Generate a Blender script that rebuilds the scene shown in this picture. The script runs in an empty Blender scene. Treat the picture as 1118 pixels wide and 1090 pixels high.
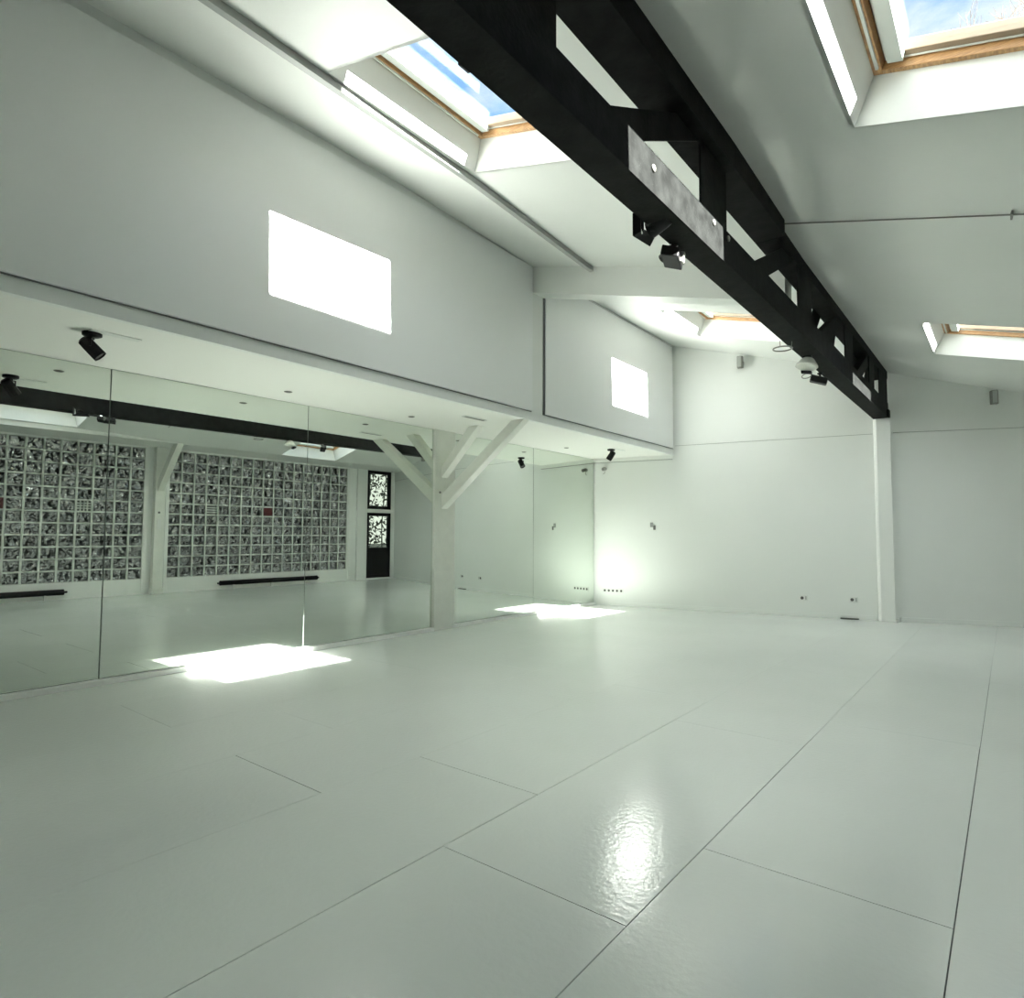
import bpy, bmesh, math, random
from mathutils import Vector, Matrix
random.seed(7)
SC = bpy.context.scene
COL = SC.collection
V = Vector

# ------------------------------------------------------------------ measures
H = 1.35
XM, XF, XR = -6.4125, -4.884, 2.30          # mirror plane, mezzanine fascia, glass block wall
ZS = 2.859                                    # mezzanine soffit
TB = math.tan(math.radians(15.0))
CT, ST = math.cos(math.radians(15.0)), math.sin(math.radians(15.0))
YB = -4.5
XFLAT = 1.22
DZN, YA_, YSTEP = 0.085, 4.27, 6.40              # the near bay of the ceiling sits a little higher
def zc(x, y=9.0):
    d = DZN * min(1.0, max(0.0, (YSTEP - y) / (YSTEP - YA_)))
    return 4.93 - TB * (min(x, XFLAT) - XF) + d
BW, DW = 0.19874, 11.75199
def yw(x):                                    # front face of the back wall
    if x > -1.47:
        return 11.675 + (x + 1.47) * math.tan(math.radians(20.6))
    return (DW + math.sin(BW) * x) / math.cos(BW)
WX, WY = V((math.cos(BW), math.sin(BW), 0)), V((-math.sin(BW), math.cos(BW), 0))
A2 = math.radians(20.6)
W2X, W2Y = V((math.cos(A2), math.sin(A2), 0)), V((-math.sin(A2), math.cos(A2), 0))

# ------------------------------------------------------------------ materials
def mat(name, col, rough=0.5, metal=0.0, bump=None, var=None, spec=0.5, coat=0.0):
    m = bpy.data.materials.new(name); m.use_nodes = True
    nt = m.node_tree; b = nt.nodes['Principled BSDF']
    b.inputs['Base Color'].default_value = (*col, 1)
    b.inputs['Roughness'].default_value = rough
    b.inputs['Metallic'].default_value = metal
    b.inputs['Specular IOR Level'].default_value = spec
    b.inputs['Coat Weight'].default_value = coat
    tc = nt.nodes.new('ShaderNodeTexCoord')
    if var:
        n = nt.nodes.new('ShaderNodeTexNoise'); n.inputs['Scale'].default_value = var[0]
        n.inputs['Detail'].default_value = 4
        nt.links.new(tc.outputs['Object'], n.inputs['Vector'])
        r = nt.nodes.new('ShaderNodeValToRGB')
        r.color_ramp.elements[0].position = 0.35; r.color_ramp.elements[1].position = 0.7
        r.color_ramp.elements[0].color = (*[c * (1 - var[1]) for c in col], 1)
        r.color_ramp.elements[1].color = (*col, 1)
        nt.links.new(n.outputs['Fac'], r.inputs['Fac'])
        nt.links.new(r.outputs['Color'], b.inputs['Base Color'])
    if bump:
        n = nt.nodes.new('ShaderNodeTexNoise'); n.inputs['Scale'].default_value = bump[0]
        n.inputs['Detail'].default_value = 3
        nt.links.new(tc.outputs['Object'], n.inputs['Vector'])
        u = nt.nodes.new('ShaderNodeBump'); u.inputs['Strength'].default_value = bump[1]
        u.inputs['Distance'].default_value = bump[2]
        nt.links.new(n.outputs['Fac'], u.inputs['Height'])
        nt.links.new(u.outputs['Normal'], b.inputs['Normal'])
    return m

M_WALL = mat('white_wall_paint', (0.818, 0.838, 0.812), 0.55, bump=(60, 0.08, 0.01), var=(0.7, 0.03))
M_CEIL = mat('white_ceiling_paint', (0.808, 0.825, 0.792), 0.45, bump=(18, 0.06, 0.02), var=(0.9, 0.04))
M_SOFF = mat('white_soffit_paint', (0.845, 0.85, 0.81), 0.5)
M_PANEL = mat('panel_satin_white', (0.84, 0.855, 0.848), 0.35, bump=(30, 0.05, 0.01))
M_TRIM = mat('white_trim_gloss', (0.82, 0.835, 0.81), 0.35)
M_TIMBER = mat('white_painted_timber', (0.77, 0.79, 0.73), 0.45, bump=(25, 0.25, 0.01), var=(6, 0.06))
M_FLOOR = mat('white_floor_enamel', (0.706, 0.738, 0.708), 0.145, bump=(38, 0.10, 0.012), var=(0.8, 0.05), spec=0.55)
M_JOINT = mat('floor_joint_dark', (0.10, 0.11, 0.10), 0.8)
M_JOINTF = mat('floor_joint_filled', (0.36, 0.38, 0.36), 0.7)
M_BLACK = mat('beam_black_paint', (0.018, 0.019, 0.0185), 0.6, bump=(40, 0.2, 0.01), var=(9, 0.55), spec=0.05)
M_BLK2 = mat('black_metal', (0.010, 0.010, 0.011), 0.45, spec=0.25)
M_GREYM = mat('grey_metal', (0.22, 0.22, 0.20), 0.4, metal=0.5)
M_STEEL = mat('galvanised_steel', (0.62, 0.64, 0.66), 0.42, metal=0.55, bump=(30, 0.2, 0.01), var=(11, 0.45))
M_CHROME = mat('chrome', (0.85, 0.86, 0.87), 0.12, metal=1.0)
M_TRACK = mat('grey_plastic_and_shadow_lines', (0.36, 0.375, 0.355), 0.5)
M_SHADOW_GAP = mat('shadow_gap_dark', (0.17, 0.175, 0.17), 0.8)
M_MEDGE = mat('mirror_edge_green', (0.16, 0.19, 0.16), 0.5)
M_LENS = mat('frosted_lens', (0.86, 0.86, 0.80), 0.2)
M_SOCK = mat('white_plastic', (0.74, 0.76, 0.73), 0.35)
M_DARKP = mat('dark_plastic', (0.06, 0.065, 0.06), 0.5)
M_MORTAR = mat('white_mortar', (0.58, 0.61, 0.56), 0.6)
M_RED = mat('red_block_glaze', (0.07, 0.004, 0.007), 0.4)
M_ALLEY = mat('yard_render', (0.30, 0.30, 0.27), 0.9, var=(0.5, 0.7))
M_LEAF = mat('leaf_green', (0.03, 0.04, 0.015), 0.6, var=(8, 0.5))
M_BARK = mat('bark_grey', (0.16, 0.13, 0.10), 0.9)
M_ALU = mat('grey_sash_lacquer', (0.55, 0.58, 0.55), 0.4)

def wood():
    m = mat('pine_varnish', (0.55, 0.30, 0.12), 0.35)
    nt = m.node_tree; b = nt.nodes['Principled BSDF']
    tc = nt.nodes['Texture Coordinate']
    mp = nt.nodes.new('ShaderNodeMapping'); mp.inputs['Scale'].default_value = (3, 3, 40)
    w = nt.nodes.new('ShaderNodeTexNoise'); w.inputs['Scale'].default_value = 6; w.inputs['Detail'].default_value = 5
    r = nt.nodes.new('ShaderNodeValToRGB')
    r.color_ramp.elements[0].color = (0.36, 0.18, 0.07, 1); r.color_ramp.elements[1].color = (0.66, 0.40, 0.18, 1)
    r.color_ramp.elements[0].position = 0.3; r.color_ramp.elements[1].position = 0.7
    nt.links.new(tc.outputs['Object'], mp.inputs['Vector']); nt.links.new(mp.outputs['Vector'], w.inputs['Vector'])
    nt.links.new(w.outputs['Fac'], r.inputs['Fac']); nt.links.new(r.outputs['Color'], b.inputs['Base Color'])
    return m
M_PINE = wood()
M_PALE = mat('pale_lacquered_pine', (0.40, 0.31, 0.22), 0.4, var=(5, 0.15))

def mirror_mat():
    m = bpy.data.materials.new('silvered_mirror'); m.use_nodes = True
    nt = m.node_tree; nt.nodes.clear()
    o = nt.nodes.new('ShaderNodeOutputMaterial'); g = nt.nodes.new('ShaderNodeBsdfGlossy')
    g.inputs['Color'].default_value = (0.725, 0.772, 0.722, 1); g.inputs['Roughness'].default_value = 0.0
    nt.links.new(g.outputs[0], o.inputs[0]); return m
M_MIRROR = mirror_mat()

def pane_mat(name, tint, refl):
    """clear sheet glass: straight-through light with a weak mirror reflection"""
    m = bpy.data.materials.new(name); m.use_nodes = True
    nt = m.node_tree; nt.nodes.clear()
    o = nt.nodes.new('ShaderNodeOutputMaterial'); mx = nt.nodes.new('ShaderNodeMixShader')
    t = nt.nodes.new('ShaderNodeBsdfTransparent'); t.inputs['Color'].default_value = (*tint, 1)
    g = nt.nodes.new('ShaderNodeBsdfGlossy'); g.inputs['Roughness'].default_value = 0.02
    mx.inputs[0].default_value = refl
    nt.links.new(t.outputs[0], mx.inputs[1]); nt.links.new(g.outputs[0], mx.inputs[2]); nt.links.new(mx.outputs[0], o.inputs[0])
    return m
M_PANE = pane_mat('skylight_glass', (0.96, 0.98, 0.97), 0.05)
M_DPANE = pane_mat('door_glass', (0.75, 0.78, 0.74), 0.06)

def block_mat():
    m = bpy.data.materials.new('pressed_glass_block'); m.use_nodes = True
    nt = m.node_tree; b = nt.nodes['Principled BSDF']
    b.inputs['Base Color'].default_value = (0.66, 0.69, 0.63, 1)
    b.inputs['Roughness'].default_value = 0.03; b.inputs['IOR'].default_value = 1.5
    b.inputs['Transmission Weight'].default_value = 0.95
    tc = nt.nodes.new('ShaderNodeTexCoord'); n = nt.nodes.new('ShaderNodeTexVoronoi'); n.inputs['Scale'].default_value = 12
    n.feature = 'SMOOTH_F1'; n.inputs['Smoothness'].default_value = 0.6
    u = nt.nodes.new('ShaderNodeBump'); u.inputs['Strength'].default_value = 1.0; u.inputs['Distance'].default_value = 0.13
    nt.links.new(tc.outputs['Object'], n.inputs['Vector']); nt.links.new(n.outputs['Distance'], u.inputs['Height'])
    nt.links.new(u.outputs['Normal'], b.inputs['Normal'])
    return m
M_BLOCK = block_mat()

# ------------------------------------------------------------------ mesh helpers
class MB:
    def __init__(s): s.v = []; s.f = []; s.m = []
    def poly8(s, p, mi=0):
        """p: 8 points, bottom ring then top ring"""
        i = len(s.v); s.v += [V(q) for q in p]
        for f in ((3, 2, 1, 0), (4, 5, 6, 7), (0, 1, 5, 4), (1, 2, 6, 5), (2, 3, 7, 6), (3, 0, 4, 7)):
            s.f.append([i + k for k in f]); s.m.append(mi)
        return s
    def box(s, a, b, mi=0):
        x0, y0, z0 = a; x1, y1, z1 = b
        return s.poly8([(x0, y0, z0), (x1, y0, z0), (x1, y1, z0), (x0, y1, z0),
                        (x0, y0, z1), (x1, y0, z1), (x1, y1, z1), (x0, y1, z1)], mi)
    def obox(s, o, ax, ay, az, mi=0):
        """o: corner, three edge vectors"""
        o, ax, ay, az = V(o), V(ax), V(ay), V(az)
        return s.poly8([o, o + ax, o + ax + ay, o + ay, o + az, o + ax + az, o + ax + ay + az, o + ay + az], mi)
    def quad(s, pts, mi=0):
        i = len(s.v); s.v += [V(q) for q in pts]; s.f.append(list(range(i, i + len(pts)))); s.m.append(mi); return s
    def prism(s, pts, d, mi=0):
        i = len(s.v); n = len(pts); d = V(d)
        s.v += [V(p) for p in pts] + [V(p) + d for p in pts]
        s.f.append([i + k for k in range(n)][::-1]); s.f.append([i + n + k for k in range(n)])
        s.m += [mi, mi]
        for k in range(n):
            s.f.append([i + k, i + (k + 1) % n, i + n + (k + 1) % n, i + n + k]); s.m.append(mi)
        return s
    def lathe(s, o, axis, prof, n=24, mi=0):
        """prof: list of (radius, distance along axis)"""
        o = V(o); a = V(axis).normalized()
        t = V((1, 0, 0)) if abs(a.x) < 0.8 else V((0, 1, 0))
        e1 = a.cross(t).normalized(); e2 = a.cross(e1)
        i = len(s.v)
        for r, h in prof:
            for k in range(n):
                an = 2 * math.pi * k / n
                s.v.append(o + a * h + (e1 * math.cos(an) + e2 * math.sin(an)) * max(r, 1e-5))
        for j in range(len(prof) - 1):
            for k in range(n):
                s.f.append([i + j * n + k, i + j * n + (k + 1) % n, i + (j + 1) * n + (k + 1) % n, i + (j + 1) * n + k]); s.m.append(mi)
        s.f.append([i + k for k in range(n)][::-1]); s.m.append(mi)
        b = i + (len(prof) - 1) * n
        s.f.append([b + k for k in range(n)]); s.m.append(mi)
        return s
    def tube(s, pts, r, n=10, mi=0, closed=False):
        pts = [V(p) for p in pts]; i = len(s.v); N = len(pts); prev = None
        for k, p in enumerate(pts):
            a = pts[(k + 1) % N] if (closed or k < N - 1) else p
            b = pts[k - 1] if (closed or k > 0) else p
            d = (a - b).normalized()
            if prev is None:
                t = V((0, 0, 1)) if abs(d.z) < 0.8 else V((1, 0, 0))
                e1 = d.cross(t).normalized()
            else:
                e1 = (prev - d * prev.dot(d)).normalized()
            prev = e1; e2 = d.cross(e1)
            for q in range(n):
                an = 2 * math.pi * q / n
                s.v.append(p + (e1 * math.cos(an) + e2 * math.sin(an)) * r)
        for k in range(N if closed else N - 1):
            for q in range(n):
                a0 = i + k * n; b0 = i + ((k + 1) % N) * n
                s.f.append([a0 + q, a0 + (q + 1) % n, b0 + (q + 1) % n, b0 + q]); s.m.append(mi)
        if not closed:
            s.f.append([i + q for q in range(n)][::-1]); s.m.append(mi)
            s.f.append([i + (N - 1) * n + q for q in range(n)]); s.m.append(mi)
        return s
    def build(s, name, mats, parent=None, bevel=0.0, smooth=False, origin=None):
        me = bpy.data.meshes.new(name)
        o0 = V((0, 0, 0))
        if parent is not None:
            o0 = parent_world(parent)
        elif origin is not None:
            o0 = V(origin)
        me.from_pydata([v - o0 for v in s.v], [], s.f)
        if not isinstance(mats, (list, tuple)): mats = [mats]
        for m in mats: me.materials.append(m)
        for p, mi in zip(me.polygons, s.m):
            p.material_index = mi; p.use_smooth = smooth
        bm = bmesh.new(); bm.from_mesh(me); bmesh.ops.recalc_face_normals(bm, faces=bm.faces); bm.to_mesh(me); bm.free()
        me.update()
        ob = bpy.data.objects.new(name, me); COL.objects.link(ob)
        if parent is not None: ob.parent = parent
        elif origin is not None: ob.location = o0
        if bevel > 0:
            b = ob.modifiers.new('bevel', 'BEVEL'); b.width = bevel; b.segments = 2; b.limit_method = 'ANGLE'
        if smooth:
            try:
                me.set_sharp_from_angle(angle=math.radians(40))
            except Exception:
                pass
        return ob

def parent_world(o):
    p = V(o.location)
    while o.parent is not None:
        o = o.parent; p = p + V(o.location)
    return p

def tag(o, label, cat, group=None, kind=None):
    o['label'] = label; o['category'] = cat
    if group: o['group'] = group
    if kind: o['kind'] = kind
    return o

def thing(name, loc, label, cat, group=None, kind=None):
    o = bpy.data.objects.new(name, None); COL.objects.link(o)
    o.location = loc; o.empty_display_size = 0.1
    return tag(o, label, cat, group, kind)

def dup(root, loc, label, group=None):
    r = root.copy(); COL.objects.link(r); r.location = loc; r['label'] = label
    if group: r['group'] = group
    for ch in list(root.children):
        c = ch.copy(); COL.objects.link(c); c.parent = r
        for g in list(ch.children):
            d = g.copy(); COL.objects.link(d); d.parent = c
    return r

def struct(ob, label=None, cat=None):
    ob['kind'] = 'structure'
    if label: ob['label'] = label; ob['category'] = cat
    return ob

# ------------------------------------------------------------------ room shell
# floor: painted sheets with open joints over a dark underlay
m = MB()
m.box((-6.75, YB - 0.3, -0.30), (XR + 0.3, 13.9, -0.012), 1)
W = 0.8875; g = 0.0022
k0 = -0.196
edges = [k0 + W * i for i in range(-8, 5)]
edges = [-6.75] + [e for e in edges if -6.7 < e < XR] + [XR + 0.3]
for i in range(len(edges) - 1):
    xa, xb = edges[i], edges[i + 1]
    row = round((xb - k0) / W)
    base = 2.705 if row % 2 == 0 else 2.01
    ys = [base + 2.40 * q for q in range(-3, 6)]
    if xb > 0.5: ys = [0.2, 7.4]
    ys = [YB - 0.3] + [y for y in ys if YB < y < 13.8] + [13.9]
    faint = xb < -2.9
    for j in range(len(ys) - 1):
        ga = 0.0009 if xa < -2.5 else g
        gb = 0.0009 if xb < -2.5 else g
        gy = 0.0011 if faint else g
        if ys[j] > 4.0: ga = gb = 0.0006; gy = 0.0005
        m.box((xa + ga, ys[j] + gy, -0.012), (xb - gb, ys[j + 1] - gy, 0.0), 0)
struct(m.build('floor', [M_FLOOR, M_JOINT]), 'glossy white painted floor of large sheets with thin dark joints', 'floor')

# left wall behind the mirrors
struct(MB().box((-6.65, YB - 0.3, 0), (XM - 0.022, 10.75, ZS + 0.05)).build('wall_left', M_WALL), 'white wall the mirrors hang on', 'wall')
# wall behind the camera
struct(MB().box((-6.75, YB - 0.3, 0), (XR + 0.3, YB, 5.6)).build('wall_front', M_WALL), 'white wall behind the viewpoint', 'wall')

# back wall: lower lining and, a finger thicker, the upper part above the ledge line
m = MB()
zl = 3.033
def back(xa, xb, z0, z1a, z1b, off, ux, uy):
    pa = V((xa, yw(xa), 0)) - uy * off; pb = V((xb, yw(xb), 0)) - uy * off
    d = uy * (0.30 + off)
    m.poly8([pa + V((0, 0, z0)), pb + V((0, 0, z0)), pb + d + V((0, 0, z0)), pa + d + V((0, 0, z0)),
             pa + V((0, 0, z1a)), pb + V((0, 0, z1b)), pb + d + V((0, 0, z1b)), pa + d + V((0, 0, z1a))])
back(-6.75, -1.47, 0, zl, zl, 0, WX, WY)
back(-6.75, -1.47, zl, 6.0, 4.5, 0.012, WX, WY)
back(-1.4701, XR + 0.45, 0, zl, zl, 0, W2X, W2Y)
back(-1.4701, XR + 0.45, zl, 4.5, 4.0, 0.012, W2X, W2Y)
struct(m.build('wall_back', M_WALL), 'white back wall with a faint ledge line at mid height', 'wall')

m = MB()
for xa, xb, ux, uy in ((-4.86, -1.71, WX, WY), (-1.43, XR, W2X, W2Y)):
    a = V((xa, yw(xa), zl - 0.007)); b = V((xb, yw(xb), zl - 0.007)); m.obox(a - uy * 0.003, b - a, uy * 0.01, (0, 0, 0.007))
struct(m.build('ledge_shadow_strip', M_TRACK), 'thin grey strip standing in for the ledge shadow across the back wall', 'trim')  # grey strip stands in for the shadow line under the ledge

# mezzanine: soffit, fascia
y1 = yw(XF)
m = MB(); m.poly8([(-6.65, YB, ZS), (XF - 0.06, YB, ZS), (XF - 0.06, yw(XF) + 0.1, ZS), (-6.65, yw(-6.65) + 0.1, ZS),
                   (-6.65, YB, ZS + 0.06), (XF - 0.06, YB, ZS + 0.06), (XF - 0.06, yw(XF) + 0.1, ZS + 0.06), (-6.65, yw(-6.65) + 0.1, ZS + 0.06)])
struct(m.build('ceiling_soffit', M_SOFF), 'white underside of the mezzanine above the mirrors', 'ceiling')
struct(MB().box((XF - 0.06, YB, ZS), (XF, yw(XF) + 0.1, 5.4)).build('wall_mezzanine', M_WALL), 'white fascia wall above the mirrors', 'wall')
# strip along the back wall right under the soffit
m = MB(); a = V((XM, yw(XM), 0)); b = V((XF - 0.02, yw(XF - 0.02), 0))
m.obox(a - WY * 0.025 + V((0, 0, 2.785)), b - a, WY * 0.06, (0, 0, 0.0735))
m.obox(a - WY * 0.028 + V((0, 0, 2.775)), b - a, WY * 0.06, (0, 0, 0.010), 1)  # grey lip painted in as the shadow line below the white strip
struct(m.build('trim_1', [M_TRIM, M_TRACK]), 'white strip on the back wall right under the mezzanine', 'trim')
# skirting under the mirrors and along the back wall
struct(MB().box((XM - 0.022, YB, 0), (XM + 0.055, 6.26, 0.048)).box((XM - 0.022, 6.66, 0), (XM + 0.02, 10.69, 0.048)).build('baseboard_left', M_TRIM, bevel=0.004), 'low white skirting under the mirrors', 'baseboard')
m = MB(); a = V((-6.2, yw(-6.2), 0)); b = V((-1.72, yw(-1.72), 0)); m.obox(a - WY * 0.008, b - a, WY * 0.02, (0, 0, 0.07))
a = V((-1.40, yw(-1.40), 0)); b = V((XR, yw(XR), 0)); m.obox(a - W2Y * 0.008, b - a, W2Y * 0.02, (0, 0, 0.07))
struct(m.build('baseboard_back', M_WALL), 'low white skirting along the back wall', 'baseboard')

# right wall with two glass block openings and the door opening
G1 = (0.79, 5.83); G2 = (6.33, 11.31); GZ = (0.335, 3.27)
DR = (12.03, 12.96); DZ = 3.30
T = 0.20
zt = zc(XR) + 0.25
m = MB()
def rb(ya, yb, za, zb): m.box((XR, ya, za), (XR + T, yb, zb))
rb(YB, G1[0], 0, zt); rb(G1[0], G1[1], 0, GZ[0]); rb(G1[0], G1[1], GZ[1], zt)
rb(G1[1], G2[0], 0, zt); rb(G2[0], G2[1], 0, GZ[0]); rb(G2[0], G2[1], GZ[1], zt)
rb(G2[1], DR[0], 0, zt); rb(DR[0], DR[1], DZ, zt); rb(DR[1], 13.6, 0, zt)
struct(m.build('wall_right', M_WALL), 'white wall holding the glass block windows, seen in the mirrors', 'wall')
# trims on that wall, seen in the mirrors
m = MB()
for ga, gb in ((G1[0] - 0.13, G1[1] + 0.08), (G2[0] - 0.08, G2[1] + 0.13)):
    m.box((XR - 0.03, ga, 3.285), (XR, gb, 3.345))
    m.box((XR - 0.018, gb - 0.10, 0.06), (XR, gb - 0.02, 3.285))
    m.box((XR - 0.018, ga + 0.02, 0.06), (XR, ga + 0.10, 3.285))
m.box((XR - 0.06, 11.62, 0.0), (XR, 11.97, 3.33))
struct(m.build('trim_2', M_TRIM, bevel=0.004), 'white frame boards round the glass block windows', 'trim')

# sloping ceiling with four skylight holes, then a flat strip on the right
HOLES = [(-3.80, -2.36, 2.59, 4.20), (-0.675, 1.17, 2.61, 4.25), (-3.95, -2.50, 8.46, 9.98), (-0.72, 1.19, 8.48, 10.06)]  # right-hand holes made wider than real to enlarge the sun patches on the floor
m = MB()
xs = sorted({-6.7, XF, XFLAT} | {h[0] for h in HOLES} | {h[1] for h in HOLES})
ys = sorted({YB - 0.3, YA_, YSTEP, 14.2} | {h[2] for h in HOLES} | {h[3] for h in HOLES})
for i in range(len(xs) - 1):
    for j in range(len(ys) - 1):
        cx, cy = (xs[i] + xs[i + 1]) / 2, (ys[j] + ys[j + 1]) / 2
        if any(h[0] < cx < h[1] and h[2] < cy < h[3] for h in HOLES): continue
        xa, xb, ya, yb = xs[i], xs[i + 1], ys[j], ys[j + 1]
        m.quad([(xa, ya, zc(xa, ya)), (xa, yb, zc(xa, yb)), (xb, yb, zc(xb, yb)), (xb, ya, zc(xb, ya))])
zf = zc(XFLAT)
m.box((XFLAT, YB - 0.3, zf), (XR + 0.3, 14.2, zf + 0.12))
struct(m.build('ceiling', M_CEIL), 'white sloping ceiling with four skylight openings', 'ceiling')

# white downstand across the ceiling left of the beam
m = MB(); xa, xb = XF, -1.70
m.poly8([(xa, 6.55, zc(xa) - 0.355), (xb, 6.55, zc(xb) - 0.355), (xb, 6.80, zc(xb) - 0.355), (xa, 6.80, zc(xa) - 0.355),
         (xa, 6.55, zc(xa) + 0.09), (xb, 6.55, zc(xb) + 0.09), (xb, 6.80, zc(xb) + 0.09), (xa, 6.80, zc(xa) + 0.09)])
struct(m.build('trim_3', M_CEIL), 'white downstand crossing the ceiling from the mezzanine to the beam', 'trim')

# ------------------------------------------------------------------ skylights
U = V((CT, 0, -ST)); VV = V((0, 1, 0)); N = V((ST, 0, CT))
def skylight(idx, hole, label):
    x0, x1, ya, yb = hole
    O = V((x0, ya, zc(x0, ya)))
    w = (x1 - x0) / CT; l = yb - ya
    P = lambda u, v, n: O + U * u + VV * v + N * n
    root = thing('window_%d' % idx, O, label, 'skylight', kind='structure')
    D = 0.27; fl = 0.05
    # flared lining
    m = MB(); t = 0.03
    lo = [(0, 0), (w, 0), (w, l), (0, l)]; up = [(fl, 0.03), (w - 0.03, 0.03), (w - 0.03, l - 0.05), (fl, l - 0.05)]
    lo2 = [(-t, -t), (w + t, -t), (w + t, l + t), (-t, l + t)]; up2 = [(a + (-t if a < w / 2 else t), b + (-t if b < l / 2 else t)) for a, b in up]
    for k in range(4):
        q = (k + 1) % 4
        m.poly8([P(*lo[k], 0), P(*lo[q], 0), P(*lo2[q], 0), P(*lo2[k], 0), P(*up[k], D), P(*up[q], D), P(*up2[q], D), P(*up2[k], D)])
    m.build('lining', M_CEIL, root)
    # wooden frame on top of the lining
    def ring(ua, va, ub, vb, wl, wr, wb, wt, n0, n1, name, mt, bev=0.004):
        m = MB()
        m.obox(P(ua, va, n0), U * wl, VV * (vb - va), N * (n1 - n0))
        m.obox(P(ub - wr, va, n0), U * wr, VV * (vb - va), N * (n1 - n0))
        m.obox(P(ua + wl, va, n0), U * (ub - ua - wl - wr), VV * wb, N * (n1 - n0))
        m.obox(P(ua + wl, vb - wt, n0), U * (ub - ua - wl - wr), VV * wt, N * (n1 - n0))
        return m.build(name, mt, root, bevel=bev)
    ring(fl - 0.05, -0.02, w + 0.02, l, 0.10, 0.10, 0.09, 0.09, D, D + 0.10, 'frame', M_PINE)
    ua, ub, va, vb = fl + 0.05, w - 0.08, 0.07, l - 0.09
    sash = ring(ua, va, ub, vb, 0.085, 0.085, 0.065, 0.065, D + 0.055, D + 0.12, 'sash', M_PALE)
    ring(ua + 0.01, va + 0.01, ub - 0.01, vb - 0.01, 0.006, 0.006, 0.006, 0.006, D + 0.045, D + 0.056, 'seal', M_SOCK, 0.001)
    for u0, uw in ((ua + 0.03, 0.082), (ub - 0.095, 0.065)):
        MB().obox(P(u0, va + 0.025, D + 0.012), U * uw, VV * (vb - va - 0.06), N * 0.044).build('sash_cover', M_ALU, sash, bevel=0.002)
    m = MB()
    for uu in (fl + 0.022, w - 0.055):
        m.obox(P(uu, 0.10, D - 0.012), U * 0.016, VV * (l - 0.22), N * 0.012)
    m.build('blind_rail', M_SOCK, root)
    MB().obox(P(ua + 0.08, va + 0.06, D + 0.085), U * (ub - ua - 0.16), VV * (vb - va - 0.12), N * 0.006).build('pane', M_PANE, sash)
    return root
skylight(1, HOLES[0], 'wood framed skylight in the left ceiling nearest the viewpoint, partly behind the black beam')
s2 = skylight(2, HOLES[1], 'wood framed skylight right of the beam at the top right corner')
skylight(3, HOLES[2], 'far left skylight by the back wall, mostly hidden by the beam')
skylight(4, HOLES[3], 'far right skylight above the back wall speaker')

# ------------------------------------------------------------------ big sliding panels on the mezzanine face
p = thing('sliding_panel', (XF + 0.02, 1.9, 2.975), 'large white sliding panel on the upper left wall, with the larger sunlit square', 'panel', 'sliding panels above the mirrors')
MB().box((XF + 0.012, -2.6, 2.975), (XF + 0.04, 6.52, 4.908)).build('board', M_PANEL, p, bevel=0.004)
MB().box((XF + 0.0006, -2.55, 2.968), (XF + 0.0115, 6.535, 4.921)).build('backing', M_SHADOW_GAP, p)  # dark sheet stands in for the shadow gap round the board
p2 = thing('sliding_panel', (XF + 0.02, 9.0, 2.975), 'smaller white sliding panel on the far upper left wall, touching the back wall', 'panel', 'sliding panels above the mirrors')
MB().box((XF + 0.012, 6.835, 2.975), (XF + 0.03, 10.93, 4.885)).build('board', M_PANEL, p2, bevel=0.004)
MB().box((XF + 0.0006, 6.80, 2.968), (XF + 0.0115, 10.95, 4.90)).build('backing', M_SHADOW_GAP, p2)  # same painted shadow gap round the far board

# ------------------------------------------------------------------ mirrors
def mirror(ya, yb, label, rot=0.0):
    t = thing('wall_mirror', (XM, (ya + yb) / 2, 0.05), label, 'mirror', 'mirror panels under the mezzanine')
    MB().box((XM - 0.020, ya + 0.0005, 0.0485), (XM - 0.007, yb - 0.0005, 2.858)).build('backing', M_MEDGE, t)
    MB().box((XM - 0.0065, ya + 0.004, 0.054), (XM, yb - 0.004, 2.854)).build('glass', M_MIRROR, t)
    t.rotation_euler.z = rot
    return t
mirror(0.09, 2.15, 'leftmost tall mirror panel at the left edge of the photo', math.radians(0.35))
mirror(2.15, 4.215, 'tall mirror panel reflecting the white post and brace between glass block windows')
mirror(4.215, 6.262, 'tall mirror panel directly left of the white post with braces')
mirror(6.69, 8.66, 'tall mirror panel directly right of the white post with braces')
mirror(8.66, 10.66, 'narrow looking mirror panel touching the back wall')

# ------------------------------------------------------------------ timber post with braces by the mirrors
def brace_mb(x0, z0a, z0b, x1a, x1b, z1, y0, y1):
    return MB().prism([(x0, y0, z0a), (x0, y0, z0b), (x1a, y0, z1), (x1b, y0, z1)], (0, y1 - y0, 0))
t = thing('timber_post', (-6.37, 6.47, 0), 'white timber post with two diagonal braces between the mirrors', 'post')
MB().box((XM - 0.021, 6.265, 0.0), (XM + 0.035, 6.68, ZS - 0.0005)).build('shaft', M_TIMBER, t, bevel=0.006)
MB().box((XM + 0.03, 6.262, 0.052), (XM + 0.042, 6.683, 0.55)).build('base_board', M_TIMBER, t, bevel=0.003)
MB().box((XM + 0.03, 6.262, 0.555), (XM + 0.042, 6.683, 0.82)).build('base_board', M_TIMBER, t, bevel=0.003)
ob = brace_mb(XM + 0.036, 1.72, 1.93, -5.10, -4.89, ZS - 0.0008, 6.39, 6.52).build('brace', M_TIMBER, t, bevel=0.006)
ob['label'] = 'long lower brace reaching the mezzanine edge'
ob = brace_mb(XM + 0.036, 2.17, 2.33, -5.86, -5.68, ZS - 0.0008, 6.39, 6.52).build('brace', M_TIMBER, t, bevel=0.006)
ob['label'] = 'short upper brace'
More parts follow.
